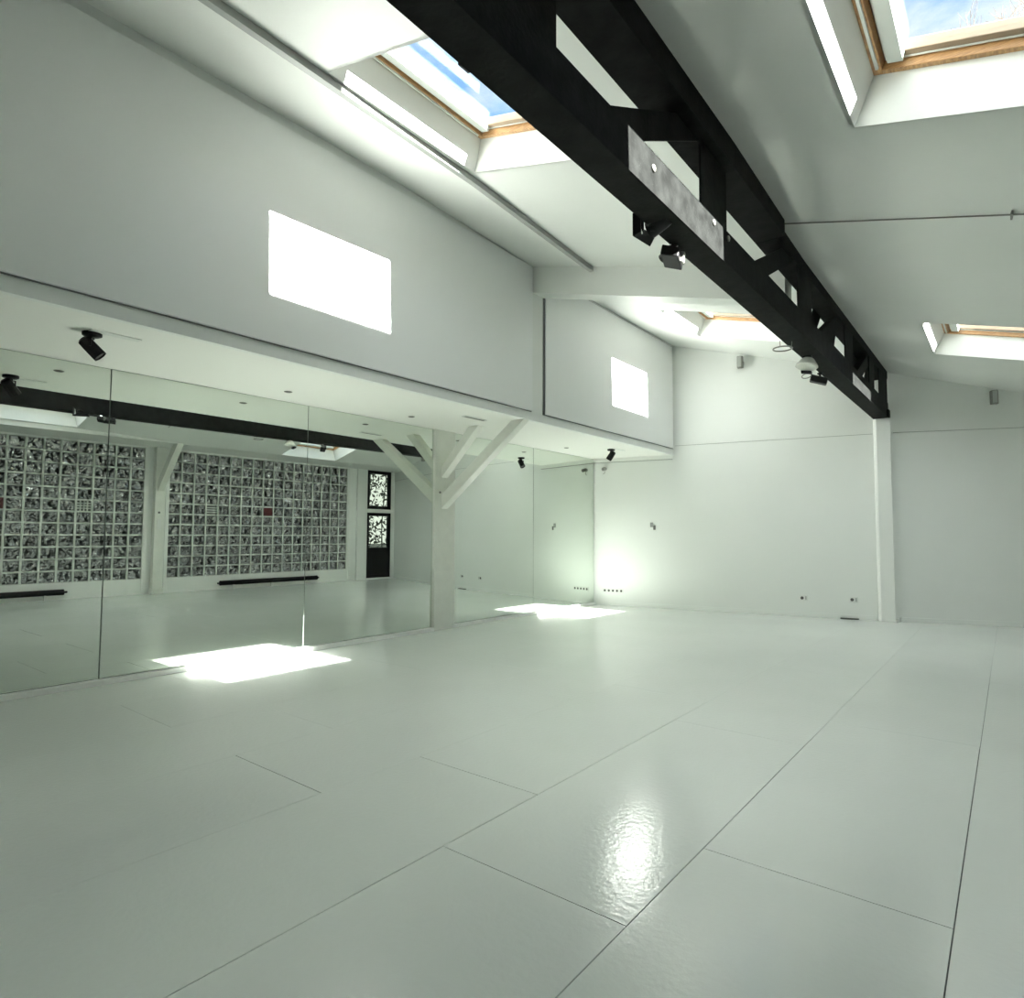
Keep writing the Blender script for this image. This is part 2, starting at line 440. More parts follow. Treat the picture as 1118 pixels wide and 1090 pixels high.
MB().lathe((XM + 0.036, 6.36, 1.955), (1, 0, 0), [(0.016, 0), (0.016, 0.012), (0.008, 0.018)], 10).build('bolt', M_GREYM, t)

# post with one brace against the glass block wall (seen in the mirrors)
t = thing('timber_post', (XR - 0.09, 6.08, 0), 'white timber post between the glass block windows, seen in the mirrors', 'post')
MB().box((XR - 0.18, 5.98, 0), (XR - 0.031, 6.19, zf)).build('shaft', M_TIMBER, t, bevel=0.006)
MB().box((XR - 0.21, 5.96, 0), (XR - 0.031, 6.21, 0.12)).build('base_board', M_TIMBER, t, bevel=0.006)
MB().prism([(XR - 0.18, 6.02, 2.30), (XR - 0.18, 6.02, 2.55), (1.42, 6.02, zf), (1.20, 6.02, zf)], (0, 0.14, 0)).build('brace', M_TIMBER, t, bevel=0.006)
MB().box((XR - 0.19, 6.03, 1.45), (XR - 0.18, 6.12, 1.66)).build('switch_plate', M_SOCK, t)
MB().box((XR - 0.19, 6.05, 1.80), (XR - 0.18, 6.09, 1.84)).build('switch', M_DARKP, t)

# column under the end of the beam
t = thing('column', (-1.59, yw(-1.59) - 0.05, 0), 'slim white column against the back wall carrying the black beam', 'column')
m = MB(); a = V((-1.70, yw(-1.70), 0)); d = 0.085
pts = [a, a - WY * (d - 0.03), a + WX * 0.035 - WY * d, a + WX * 0.232 - WY * d, a + WX * 0.232]
m.prism(pts, (0, 0, 3.262)); m.build('shaft', M_TRIM, t, bevel=0.003)
m = MB(); m.obox(a + WX * 0.225 - WY * 0.13, WX * 0.045, WY * 0.10, (0, 0, 0.06)); m.build('foot_plate', M_TRIM, t, bevel=0.003)

# ------------------------------------------------------------------ black lattice beam
ZT0 = 3.90
Y0, Y1, YM = YB, 11.60, 4.0
def bxl(y): return -1.645 - 0.045 * max(0, (y - YM) / (Y1 - YM))
def bxr(y): return -1.46 - 0.015 * max(0, (y - YM) / (Y1 - YM))
def bz(y): return 3.212 + 0.053 * max(0, (y - YM) / (Y1 - YM))
XL, XRR = -1.66, -1.465
ZB1 = 3.43
ZBH = 3.212
t = thing('roof_beam', (-1.57, 4.0, 3.212), 'long black painted lattice roof beam running to the back wall', 'beam')
m = MB()
def seg(fx0, fx1, fz0, fz1):
    for ya, yb in ((Y0, YM), (YM, Y1)):
        m.poly8([(fx0(ya), ya, fz0(ya)), (fx1(ya), ya, fz0(ya)), (fx1(yb), yb, fz0(yb)), (fx0(yb), yb, fz0(yb)),
                 (fx0(ya), ya, fz1(ya)), (fx1(ya), ya, fz1(ya)), (fx1(yb), yb, fz1(yb)), (fx0(yb), yb, fz1(yb))])
seg(bxl, bxr, bz, lambda y: bz(y) + 0.02)
seg(bxl, lambda y: bxl(y) + 0.014, lambda y: bz(y) + 0.02, lambda y: bz(y) + 0.33)
seg(lambda y: bxr(y) - 0.014, bxr, lambda y: bz(y) + 0.02, lambda y: bz(y) + 0.235)
chord = m.build('bottom_chord', M_BLACK, t)
m = MB()
xl = -1.66
for ya, yb, xe in ((Y0, YA_, -1.415), (YA_, 5.49, -1.415), (5.50, 6.40, -1.475), (6.40, Y1, -1.475)):
    m.poly8([(xl, ya, ZT0), (xe, ya, ZT0), (xe, yb, ZT0), (xl, yb, ZT0),
             (xl, ya, zc(xl, ya)), (xe, ya, zc(xe, ya)), (xe, yb, zc(xe, yb)), (xl, yb, zc(xl, yb))])
m.build('top_chord', M_BLACK, t, bevel=0.002)
for ya, yb in ((-2.6, -2.2), (-0.45, 0.0), (1.70, 2.16), (3.80, 4.26), (6.16, 6.66), (8.30, 8.78), (9.95, 10.35), (10.80, 11.58)):
    MB().box((XRR - 0.030, ya, ZB1 - 0.06), (XRR - 0.016, yb, ZT0 + 0.01)).build('web_plate', M_BLACK, t)
# diagonals: rising towards the back wall
for ya, dy in ((-2.17, 0), (0.13, 0), (2.40, 0), (4.66, 0), (6.85, 0), (8.85, 0)):
    m = MB()
    m.prism([(XRR - 0.045, ya, ZB1 - 0.06), (XRR - 0.045, ya + 0.36, ZB1 - 0.06), (XRR - 0.045, ya + 1.42, ZT0 + 0.01), (XRR - 0.045, ya + 1.08, ZT0 + 0.01)], (0.012, 0, 0))
    m.prism([(XL + 0.06, ya + 0.05, ZB1 - 0.06), (XL + 0.06, ya + 0.10, ZB1 - 0.06), (XL + 0.06, ya + 1.20, ZT0 + 0.01), (XL + 0.06, ya + 1.14, ZT0 + 0.01)], (0.08, 0, 0))
    m.build('diagonal', M_BLACK, t)
# far bays are busier: extra gussets
for ya, za, yb, zb in ((7.0, 3.50, 7.5, 3.9), (8.0, 3.5, 8.3, 3.9), (8.95, 3.5, 9.5, 3.9), (9.5, 3.5, 9.8, 3.9), (10.35, 3.5, 10.75, 3.9)):
    MB().prism([(XL + 0.005, ya, za - 0.05), (XL + 0.005, ya + 0.35, za - 0.05), (XL + 0.005, yb + 0.32, zb), (XL + 0.005, yb, zb)], (0.012, 0, 0)).build('gusset', M_BLACK, t)
# bolts on its side
for yy, zz in ((3.06, 3.35), (3.95, 3.405), (4.22, 3.40)):
    MB().lathe((bxr(yy), yy, zz), (1, 0, 0), [(0.020, 0), (0.020, 0.008), (0.011, 0.013)], 14, 0).build('bolt', M_GREYM, chord, smooth=True)
MB().box((-1.474, 11.40, 3.255), (-1.445, 11.56, 3.37)).build('end_cleat', M_BLACK, t)
MB().lathe((-1.65, 1.74, 3.235), (0, 1, 0), [(0.02, 0), (0.02, 0.05)], 10).build('bolt', M_BLK2, t)

# things hanging from the beam -------------------------------------------------
# barn door spotlight
t = thing('spotlight', (-1.62, 3.38, ZBH), 'black barn door spotlight under the near sunlit strip of the black beam', 'lamp', 'spotlights under the black beam')
MB().lathe((-1.62, 3.38, ZBH - 0.001), (0, 0, -1), [(0.03, 0), (0.03, 0.012), (0.012, 0.02), (0.012, 0.04)], 12).build('mount', M_BLK2, t)
MB().lathe((-1.555, 3.40, 3.23), (-1, 0.15, -0.25), [(0.045, -0.03), (0.05, 0.0), (0.055, 0.10), (0.05, 0.10), (0.045, 0.06)], 18).build('lamp_body', M_BLK2, t, smooth=True)
m = MB()
dx, dz = 0.035, 0.075
def bq(x, y, z): return (x + dx, y + 0.02, z + dz)
m.prism([bq(-1.69, 3.31, 3.10), bq(-1.69, 3.48, 3.13), bq(-1.74, 3.50, 3.08), bq(-1.74, 3.28, 3.06)], (-0.004, 0, 0.006))
m.prism([bq(-1.69, 3.31, 3.19), bq(-1.69, 3.31, 3.10), bq(-1.74, 3.27, 3.06), bq(-1.74, 3.27, 3.20)], (0.002, 0.006, 0))
m.build('barn_door', M_BLK2, t)
# small projector with silver details
t = thing('spotlight', (-1.63, 3.72, ZBH), 'small black spotlight with silver bracket, just beyond the barn door spotlight on the beam', 'lamp', 'spotlights under the black beam')
MB().lathe((-1.63, 3.70, ZBH - 0.001), (0, 0, -1), [(0.03, 0), (0.03, 0.01), (0.010, 0.018), (0.010, 0.055)], 12).build('mount', M_CHROME, t)
MB().obox((-1.685, 3.62, 3.14), (0.10, 0.05, -0.03), (-0.05, 0.17, -0.02), (0.01, 0.01, 0.065)).build('lamp_body', M_BLK2, t, bevel=0.008)
MB().obox((-1.671, 3.70, 3.132), (0.088, 0.045, -0.028), (-0.011, 0.04, -0.005), (0.008, 0.008, 0.068)).build('bracket', M_GREYM, t, bevel=0.003)
MB().lathe((-1.71, 3.72, 3.155), (-1, 0.3, -0.3), [(0.03, -0.02), (0.03, 0.01), (0.024, 0.012)], 14).build('lens', M_DARKP, t)
# snap hook
t = MB()
cc = V((-1.66, 3.325, 3.205)); R_ = []
for k in range(20):
    an = 2 * math.pi * k / 20
    R_.append(cc + V((0, 0.013 * math.cos(an), 0.055 * math.sin(an))))
t.tube(R_, 0.004, 8, closed=True)
tag(t.build('snap_hook', M_CHROME, smooth=True, origin=(-1.66, 3.325, 3.26)), 'small chrome snap hook hanging under the beam', 'hook')
# ring lamp
t = thing('ring_lamp', (-1.62, 6.27, ZBH), 'thin grey ring fixture hanging from the far half of the beam', 'lamp')
c = V((-1.66, 6.27, 3.155))
MB().tube([c + V((0.085 * math.cos(2 * math.pi * k / 28), 0.085 * math.sin(2 * math.pi * k / 28), 0)) for k in range(28)], 0.007, 8, closed=True).build('ring', M_GREYM, t, smooth=True)
MB().tube([c + V((0.0, -0.08, 0)), c + V((0.0, -0.09, 0.056))], 0.004, 6).build('hanger', M_GREYM, t)
MB().tube([c + V((0.08, 0, 0)), c + V((0.085, 0, 0.056))], 0.004, 6).build('hanger', M_GREYM, t)
# flood lamp with clear dome
t = thing('flood_lamp', (-1.62, 6.88, ZBH), 'pale domed flood lamp under the far half of the beam', 'lamp')
MB().lathe((-1.60, 6.98, 3.195), (-0.12, -0.2, -1), [(0.02, -0.015), (0.055, -0.01), (0.065, 0.0), (0.105, 0.06), (0.11, 0.075), (0.10, 0.085), (0.02, 0.09)], 28).build('dome', M_LENS, t, smooth=True)
MB().box((-1.64, 6.94, ZBH - 0.02), (-1.56, 7.02, ZBH + 0.02)).build('mount', M_BLK2, t)
MB().obox((-1.68, 7.02, 3.075), (0.10, 0, -0.02), (0.0, 0.05, 0), (0, 0, 0.03)).build('bracket', M_BLK2, t, bevel=0.004)
# far spot
t = thing('spotlight', (-1.62, 7.70, ZBH), 'black spotlight under the beam just beyond the pale domed lamp', 'lamp', 'spotlights under the black beam')
MB().lathe((-1.64, 7.70, ZBH - 0.001), (0, 0, -1), [(0.03, 0), (0.03, 0.01), (0.012, 0.02), (0.012, 0.07)], 12).build('mount', M_BLK2, t)
MB().obox((-1.73, 7.62, 3.125), (0.16, 0.07, -0.055), (-0.03, 0.10, 0), (0.015, 0.01, 0.075)).build('lamp_body', M_BLK2, t, bevel=0.01)
c = V((-1.76, 7.60, 3.175))
MB().tube([c + V((0.05 * math.cos(2 * math.pi * k / 18), 0.02 * math.sin(2 * math.pi * k / 18), 0.03 * math.sin(2 * math.pi * k / 18))) for k in range(18)], 0.005, 6, closed=True).build('filter_ring', M_GREYM, t)

# ------------------------------------------------------------------ spotlights and downlights in the soffit
def soffit_spot(x, y, aim, label):
    t = thing('ceiling_spotlight', (x, y, ZS), label, 'lamp', 'black spotlights under the mezzanine')
    MB().lathe((x, y, ZS - 0.0005), (0, 0, -1), [(0.066, 0), (0.066, 0.022), (0.05, 0.03), (0.018, 0.034), (0.018, 0.05)], 24).build('base', M_BLK2, t, smooth=True)
    MB().box((x + 0.04, y - 0.04, ZS - 0.006), (x + 0.12, y + 0.30, ZS - 0.0006)).build('cover_plate', M_SOCK, t)
    a = V(aim).normalized(); s = V((-a.y, a.x, 0)).normalized()
    c = V((x, y, ZS - 0.115))
    m = MB()
    for q in (-1, 1):
        m.tube([V((x, y, ZS - 0.048)), V((x, y, ZS - 0.06)) + s * 0.058 * q, c + s * 0.058 * q], 0.007, 8)
    m.build('yoke', M_BLK2, t)
    hd = MB().lathe(c, a, [(0.030, -0.085), (0.047, -0.07), (0.050, -0.02), (0.052, 0.085), (0.045, 0.085), (0.042, 0.07)], 8).build('lamp_head', M_BLK2, t)
    MB().lathe(c + a * 0.07, a, [(0.041, 0), (0.041, 0.004)], 16).build('lens', M_DARKP, hd)
    return t
soffit_spot(-5.37, 1.66, (0.30, 0.62, -0.72), 'black spotlight under the mezzanine, the nearer one above the left mirror')
soffit_spot(-5.42, 9.60, (-0.55, -0.1, -0.8), 'black spotlight under the mezzanine, the far one by the back wall')

def downlight(y, x, label):
    t = thing('downlight', (x, y, ZS), label, 'downlight', 'small downlights in the mezzanine soffit')
    bz_ = MB().lathe((x, y, ZS - 0.0005), (0, 0, -1), [(0.042, 0), (0.042, 0.004), (0.032, 0.007), (0.028, 0.003)], 20).build('bezel', M_GREYM, t, smooth=True)
    MB().lathe((x, y, ZS - 0.003), (0, 0, -1), [(0.026, 0), (0.026, 0.002)], 16).build('lens', M_DARKP, bz_)
    return t
downlight(1.88, -5.95, 'small recessed downlight above the leftmost mirror')
downlight(3.66, -5.95, 'small recessed downlight above the second mirror from the left')
downlight(5.41, -5.95, 'small recessed downlight just left of the braced white post')
downlight(7.26, -5.95, 'small recessed downlight just right of the braced white post')
downlight(8.99, -5.95, 'small recessed downlight nearest the back wall')
t = thing('ceiling_vent', (-5.38, 5.98, ZS), 'slim white vent slot in the soffit in front of the braced post', 'vent')
fr_ = MB().box((-5.42, 5.78, ZS - 0.008), (-5.34, 6.18, ZS - 0.0005)).build('frame', M_SOCK, t, bevel=0.002)
MB().box((-5.40, 5.80, ZS - 0.0095), (-5.36, 6.16, ZS - 0.008)).build('slot', M_GREYM, fr_)

# ------------------------------------------------------------------ trunking and conduit on the ceiling
def cp(x, y, o): return V((x, y, zc(x, y))) - N * o
def tx(y): return -3.803 - 0.0275 * (y - 1.8)
m = MB(); ty = [-3.0, YA_, YSTEP, 6.545]
for ya, yb in zip(ty[:-1], ty[1:]):
    m.poly8([(tx(ya) - 0.05, ya, zc(tx(ya), ya) - 0.06), (tx(ya), ya, zc(tx(ya), ya) - 0.06), (tx(yb), yb, zc(tx(yb), yb) - 0.06), (tx(yb) - 0.05, yb, zc(tx(yb), yb) - 0.06),
             (tx(ya) - 0.05, ya, zc(tx(ya) - 0.05, ya) - 0.0008), (tx(ya), ya, zc(tx(ya), ya) - 0.0008), (tx(yb), yb, zc(tx(yb), yb) - 0.0008), (tx(yb) - 0.05, yb, zc(tx(yb) - 0.05, yb) - 0.0008)])
tag(m.build('cable_trunking', M_TRACK, origin=(tx(3.0), 3.0, zc(tx(3.0), 3.0) - 0.06)), 'long grey trunking along the left ceiling above the white panel', 'trunking')
t = thing('conduit', cp(-0.4, 5.52, 0.0), 'thin white conduit crossing the ceiling right of the beam', 'pipe')
MB().tube([cp(-1.46, 5.52, 0.02), cp(0.5, 5.53, 0.02)], 0.006, 8).build('pipe', M_GREYM, t, smooth=True)
MB().obox(cp(0.08, 5.50, 0.03), U * 0.012, V((0, 0.10, 0)), N * 0.0295).build('clip', M_GREYM, t)

# ------------------------------------------------------------------ things on the back wall
def on_wall(x, z, off=0.0):
    ux, uy = (WX, WY) if x < -1.47 else (W2X, W2Y)
    return V((x, yw(x), z)) - uy * (off + (0.0122 if z > zl else 0.0002)), ux, uy
def wall_speaker(x, z, label):
    o, ux, uy = on_wall(x, z)
    t = thing('wall_speaker', o, label, 'speaker', 'small grey speakers high on the back wall')
    m = MB(); c = o - uy * 0.10
    pr = [c + ux * a - uy * b for a, b in ((-0.045, 0.10), (0.03, 0.10), (0.055, 0.05), (0.055, 0), (-0.045, 0))]
    m.prism([q - V((0, 0, 0.105)) for q in pr], (0, 0, 0.21)); m.build('cabinet', M_GREYM, t, bevel=0.008)
    m = MB(); m.obox(c - uy * 0.104 - ux * 0.038 - V((0, 0, 0.092)), ux * 0.06, uy * 0.004, (0, 0, 0.184)); m.build('grille', M_TRACK, t)
    m = MB(); m.obox(o - uy * 0.11 + ux * 0.02 - V((0, 0, 0.03)), ux * 0.03, uy * 0.1095, (0, 0, 0.06)); m.build('bracket', M_DARKP, t)
    return t
wall_speaker(-3.69, 4.432, 'small grey wall speaker high on the back wall left of the beam')
wall_speaker(-0.18, 3.49, 'small grey wall speaker high on the back wall right of the column')

def socket(x, z, label):
    o, ux, uy = on_wall(x, z)
    t = thing('wall_socket', o, label, 'socket', 'sockets low on the back wall')
    m = MB(); m.obox(o - ux * 0.045 - uy * 0.012 - V((0, 0, 0.045)), ux * 0.12, uy * 0.0118, (0, 0, 0.09)); m.build('plate', M_SOCK, t, bevel=0.003)
    MB().lathe(o - uy * 0.012 - ux * 0.015, -uy, [(0.026, 0), (0.026, 0.004), (0.02, 0.002)], 14).build('outlet', M_DARKP, t)
    m = MB(); m.obox(o + ux * 0.035 - uy * 0.016 - V((0, 0, 0.03)), ux * 0.018, uy * 0.004, (0, 0, 0.06)); m.build('switch', M_TRACK, t)
    return t
socket(-2.78, 0.309, 'small wall socket low on the back wall, farther left from the column')
socket(-2.05, 0.316, 'small wall socket low on the back wall right above the floor grille')
# five-gang socket strip
o, ux, uy = on_wall(-6.05, 0.285)
t = thing('socket_strip', o, 'row of wall sockets low on the back wall beside the mirror corner', 'socket')
m = MB(); m.obox(o - ux * 0.21 - uy * 0.012 - V((0, 0, 0.04)), ux * 0.42, uy * 0.0118, (0, 0, 0.085)); m.build('plate', M_SOCK, t, bevel=0.003)
for k in range(5):
    MB().lathe(o - uy * 0.012 + ux * (-0.165 + 0.082 * k), -uy, [(0.022, 0), (0.022, 0.004), (0.016, 0.002)], 12).build('outlet', M_DARKP, t)
# thermostat / switches
o, ux, uy = on_wall(-5.28, 1.52)
t = thing('wall_switch', o, 'double grey switch at chest height on the back wall near the mirror', 'switch')
m = MB(); m.obox(o - ux * 0.05 - uy * 0.014 - V((0, 0, 0.01)), ux * 0.055, uy * 0.0138, (0, 0, 0.09)); m.build('plate', M_TRACK, t, bevel=0.003)
m = MB(); m.obox(o + ux * 0.01 - uy * 0.014 - V((0, 0, 0.06)), ux * 0.04, uy * 0.0138, (0, 0, 0.08)); m.build('rocker', M_GREYM, t, bevel=0.003)
# small camera under the mezzanine by the corner
o, ux, uy = on_wall(-6.20, 2.66)
t = thing('security_camera', o, 'small grey camera with a dangling lead on the back wall by the mirror corner', 'camera')
MB().lathe(o, -uy, [(0.035, 0), (0.035, 0.03), (0.02, 0.036)], 16).build('base', M_TRACK, t, smooth=True)
MB().lathe(o - uy * 0.05 - V((0, 0, 0.0)), V((0.2, -1, -0.3)), [(0.03, -0.03), (0.034, 0), (0.034, 0.07), (0.028, 0.075)], 14).build('camera_body', M_GREYM, t, smooth=True)
MB().tube([o - uy * 0.03 - V((0, 0, 0.03)), o - uy * 0.025 - V((0, 0, 0.09)), o - uy * 0.03 - ux * 0.03 - V((0, 0, 0.105))], 0.005, 6).build('lead', M_GREYM, t)
# floor grille
a = V((-2.24, yw(-2.24), 0)) - WY * 0.075
t = thing('floor_grille', a, 'thin dark floor grille at the foot of the back wall left of the column', 'grille')
fr_ = MB().obox(a + V((0, 0, 0.0003)), WX * 0.27, WY * 0.055, (0, 0, 0.018)).build('frame', M_DARKP, t)
MB().obox(a + WX * 0.01 + WY * 0.008 + V((0, 0, 0.0183)), WX * 0.25, WY * 0.038, (0, 0, 0.002)).build('slot', M_DARKP, fr_)

# ------------------------------------------------------------------ glass block windows, seen in the mirrors
def block_window(idx, ya, yb, cols, reds, vents, label):
    root = thing('window_%d' % idx, (XR, ya, GZ[0]), label, 'window', kind='structure')
    rows = 12; du = (yb - ya) / cols; dz = (GZ[1] - GZ[0]) / rows; j = 0.019
    m = MB()
    for c in range(cols + 1):
        y = ya + c * du; m.box((XR + 0.012, max(ya, y - j), GZ[0]), (XR + 0.10, min(yb, y + j), GZ[1]))
    for r in range(rows + 1):
        z = GZ[0] + r * dz
        for c in range(cols):
            m.box((XR + 0.012, ya + c * du + j, max(GZ[0], z - j * 0.8)), (XR + 0.10, ya + (c + 1) * du - j, min(GZ[1], z + j * 0.8)))
    m.build('joint_grid', M_MORTAR, root)
    b = MB()
    for c in range(cols):
        for r in range(rows):
            y0 = ya + c * du + j; y1_ = ya + (c + 1) * du - j; z0 = GZ[0] + r * dz + j * 0.8; z1_ = GZ[0] + (r + 1) * dz - j * 0.8
            if (c, r) in reds:
                MB().box((XR + 0.005, y0, z0), (XR + 0.09, y1_, z1_)).build('red_block', M_RED, root); continue
            if (c, r) in vents:
                v = MB().box((XR + 0.05, y0, z0), (XR + 0.06, y1_, z1_), 1)
                for q in range(1, 4):
                    v.box((XR + 0.015, y0, z0 + (z1_ - z0) * q / 4 - 0.012), (XR + 0.05, y1_, z0 + (z1_ - z0) * q / 4 + 0.012), 0)
                if vents[(c, r)] == 'grid':
                    for q in range(1, 4):
                        v.box((XR + 0.014, y0 + (y1_ - y0) * q / 4 - 0.01, z0), (XR + 0.05, y0 + (y1_ - y0) * q / 4 + 0.01, z1_), 0)
                v.build('vent_grille', [M_MORTAR, M_DARKP], root); continue
            i = 0.03; zx = XR + 0.02; zi = XR + 0.03
            b.poly8([(zi, y0, z0), (zi, y1_, z0), (XR + 0.095, y1_, z0), (XR + 0.095, y0, z0),
                     (zi, y0, z1_), (zi, y1_, z1_), (XR + 0.095, y1_, z1_), (XR + 0.095, y0, z1_)])
    b.build('glass_block', M_BLOCK, root)
    return root
block_window(5, G1[0], G1[1], 17, {(8, 6)}, {(13, 6): 'grid'}, 'glass block window seen in the two left mirrors')
block_window(6, G2[0], G2[1], 17, {(8, 6)}, {(3, 6): 'slat'}, 'glass block window seen in the mirrors right of the reflected post')

def bar(ya, yb, label):
    x = XR - 0.10
    t = thing('heating_bar', (x, (ya + yb) / 2, 0), label, 'bar', 'black bars at the foot of the glass block wall')
    MB().tube([(x, ya, 0.155), (x, yb, 0.155)], 0.058, 16).build('tube', M_BLK2, t, smooth=True)
    for y, s in ((ya, -1), (yb, 1)):
        MB().lathe((x, y, 0.155), (0, s, 0), [(0.060, -0.01), (0.060, 0.01), (0.022, 0.02), (0.022, 0.07), (0.015, 0.075)], 14).build('end_cap', M_BLK2, t, smooth=True)
    for f in (0.12, 0.5, 0.88):
        y = ya + (yb - ya) * f
        MB().box((x - 0.03, y - 0.02, 0.0005), (x + 0.03, y + 0.02, 0.105)).build('foot', M_SOCK, t)
bar(1.9, 4.45, 'black bar at the foot of the left glass block window, reflected at the far left')
bar(7.56, 10.25, 'black bar at the foot of the right glass block window, seen in the mirror')

# dark door with a transom in the corner, seen in the mirrors
t = thing('door_1', (XR, DR[0], 0.04), 'dark framed glazed door with a transom window, seen in the mirror', 'door', kind='structure')
m = MB()
def rect_ring(ya, yb, za, zb, w, x0=XR + 0.02, x1=XR + 0.10):
    m.box((x0, ya, za), (x1, ya + w, zb)); m.box((x0, yb - w, za), (x1, yb, zb))
    m.box((x0, ya + w, za), (x1, yb - w, za + w)); m.box((x0, ya + w, zb - w), (x1, yb - w, zb))
rect_ring(DR[0], DR[1], 0.04, 2.01, 0.10); m.box((XR + 0.03, DR[0] + 0.1, 0.14), (XR + 0.08, DR[1] - 0.1, 0.95)); leaf = m.build('door_leaf', M_BLK2, t, bevel=0.003)
m = MB(); rect_ring(DR[0], DR[1], 2.12, DZ, 0.10); trf = m.build('transom_frame', M_BLK2, t, bevel=0.003)
MB().box((XR - 0.01, DR[0], 2.01), (XR + 0.10, DR[1], 2.12)).build('transom_bar', M_TRIM, t)
MB().box((XR - 0.02, DR[0], 0.0), (XR + 0.12, DR[1], 0.04)).build('sill', M_TRIM, t)
MB().box((XR + 0.05, DR[0] + 0.1, 0.95), (XR + 0.056, DR[1] - 0.1, 1.91)).build('pane', M_DPANE, leaf)
MB().box((XR + 0.05, DR[0] + 0.1, 2.22), (XR + 0.056, DR[1] - 0.1, DZ - 0.1)).build('pane', M_DPANE, trf)
MB().tube([(XR + 0.02, DR[0] + 0.05, 1.02), (XR - 0.03, DR[0] + 0.05, 1.02), (XR - 0.03, DR[0] + 0.15, 1.02)], 0.009, 8).build('handle', M_CHROME, leaf)

# ------------------------------------------------------------------ outside: alley wall, hedge, bare tree
struct(MB().box((12.0, -14.0, -0.3), (12.3, 18.4, 9.2)).box((12.0, 18.4, -0.3), (12.3, 34.0, 0.9)).box((XR + 0.2, -14.0, -0.32), (11.95, 34.0, -0.05)).build('wall_exterior', M_ALLEY), 'rendered wall across the yard outside the glass blocks', 'wall')
m = MB(); rnd = random.Random(3)
for k in range(1700):
    c = V((3.05 + rnd.random() * 0.9, 11.75 + rnd.random() * 3.0, rnd.random() ** 0.9 * 3.7))
    a = V((rnd.uniform(-1, 1), rnd.uniform(-1, 1), rnd.uniform(-1, 1))).normalized() * rnd.uniform(0.05, 0.12)
    b = a.cross(V((rnd.uniform(-1, 1), rnd.uniform(-1, 1), rnd.uniform(-1, 1)))).normalized() * rnd.uniform(0.02, 0.045)
    m.quad([c - a, c + b, c + a, c - b])
for k in range(14):
    c = V((3.1 + rnd.random() * 1.0, 11.8 + rnd.random() * 2.9, -0.05))
    m.tube([c, c + V((rnd.uniform(-.1, .1), rnd.uniform(-.15, .15), 1.8)), c + V((rnd.uniform(-.15, .15), rnd.uniform(-.3, .3), 3.5))], 0.015, 5)
tag(m.build('hedge', M_LEAF), 'leafy green hedge outside behind the glazed door', 'hedge', kind='stuff')

# bare tree crown seen through the near right skylight
def branch(m, p, d, L, r, depth):
    q = p + d * L
    m.tube([p, p + d * L * 0.5 + V((rnd.uniform(-1, 1), rnd.uniform(-1, 1), rnd.uniform(-1, 1))) * L * 0.06, q], r, 5)
    if depth == 0: return
    for k in range(3):
        nd = (d + V((rnd.uniform(-1, 1), rnd.uniform(-1, 1), rnd.uniform(-0.6, 0.9))) * 0.75).normalized()
        branch(m, p + d * L * rnd.uniform(0.55, 1.0), nd, L * 0.68, r * 0.6, depth - 1)
t = thing('bare_tree', (1.6, 22.5, -0.3), 'bare twiggy tree outside, its top showing through the near right skylight', 'tree')
MB().tube([(1.6, 22.5, -0.3), (1.55, 22.3, 6.0), (1.3, 21.9, 12.0)], 0.16, 8).build('trunk', M_BARK, t, smooth=True)
m = MB()
for k in range(7):
    branch(m, V((1.35, 22.0, 10.6 + 0.35 * k)), V((rnd.uniform(-0.9, 0.7), rnd.uniform(-0.8, 0.5), rnd.uniform(0.5, 1.0))).normalized(), 2.2, 0.03, 4)
m.build('branches', M_BARK, t)

# ------------------------------------------------------------------ sky, sun
w = bpy.data.worlds.new('sky'); SC.world = w; w.use_nodes = True
nt = w.node_tree; nt.nodes.clear()
out = nt.nodes.new('ShaderNodeOutputWorld'); bg = nt.nodes.new('ShaderNodeBackground')
tc = nt.nodes.new('ShaderNodeTexCoord')
mp = nt.nodes.new('ShaderNodeMapping'); mp.inputs['Rotation'].default_value = (0.2, 0.1, 0.6); mp.inputs['Scale'].default_value = (1.0, 1.0, 2.2)
ns = nt.nodes.new('ShaderNodeTexNoise'); ns.inputs['Scale'].default_value = 3.2; ns.inputs['Detail'].default_value = 9; ns.inputs['Roughness'].default_value = 0.62
nt.links.new(tc.outputs['Generated'], mp.inputs['Vector']); nt.links.new(mp.outputs['Vector'], ns.inputs['Vector'])
cr = nt.nodes.new('ShaderNodeValToRGB')
cr.color_ramp.elements[0].position = 0.47; cr.color_ramp.elements[0].color = (0.26, 0.52, 0.95, 1)
cr.color_ramp.elements[1].position = 0.66; cr.color_ramp.elements[1].color = (0.98, 1.0, 1.02, 1)
nt.links.new(ns.outputs['Fac'], cr.inputs['Fac'])
sp = nt.nodes.new('ShaderNodeSeparateXYZ'); nt.links.new(tc.outputs['Generated'], sp.inputs[0])
# brighter haze towards the sun and lower down
dt = nt.nodes.new('ShaderNodeVectorMath'); dt.operation = 'DOT_PRODUCT'
SUN = V((1.0, -0.026, 0.565)).normalized()
dt.inputs[1].default_value = SUN
nt.links.new(tc.outputs['Generated'], dt.inputs[0])
mr = nt.nodes.new('ShaderNodeMapRange'); mr.inputs['From Min'].default_value = 0.8; mr.inputs['From Max'].default_value = 1.0
mr.inputs['To Min'].default_value = 0.0; mr.inputs['To Max'].default_value = 1.0
nt.links.new(dt.outputs['Value'], mr.inputs['Value'])
mx = nt.nodes.new('ShaderNodeMix'); mx.data_type = 'RGBA'
nt.links.new(mr.outputs['Result'], mx.inputs['Factor']); nt.links.new(cr.outputs['Color'], mx.inputs['A'])
mx.inputs['B'].default_value = (1.8, 1.75, 1.7, 1)
mz = nt.nodes.new('ShaderNodeMapRange'); mz.inputs['From Min'].default_value = 0.52; mz.inputs['From Max'].default_value = 0.84
mz.interpolation_type = 'SMOOTHSTEP'
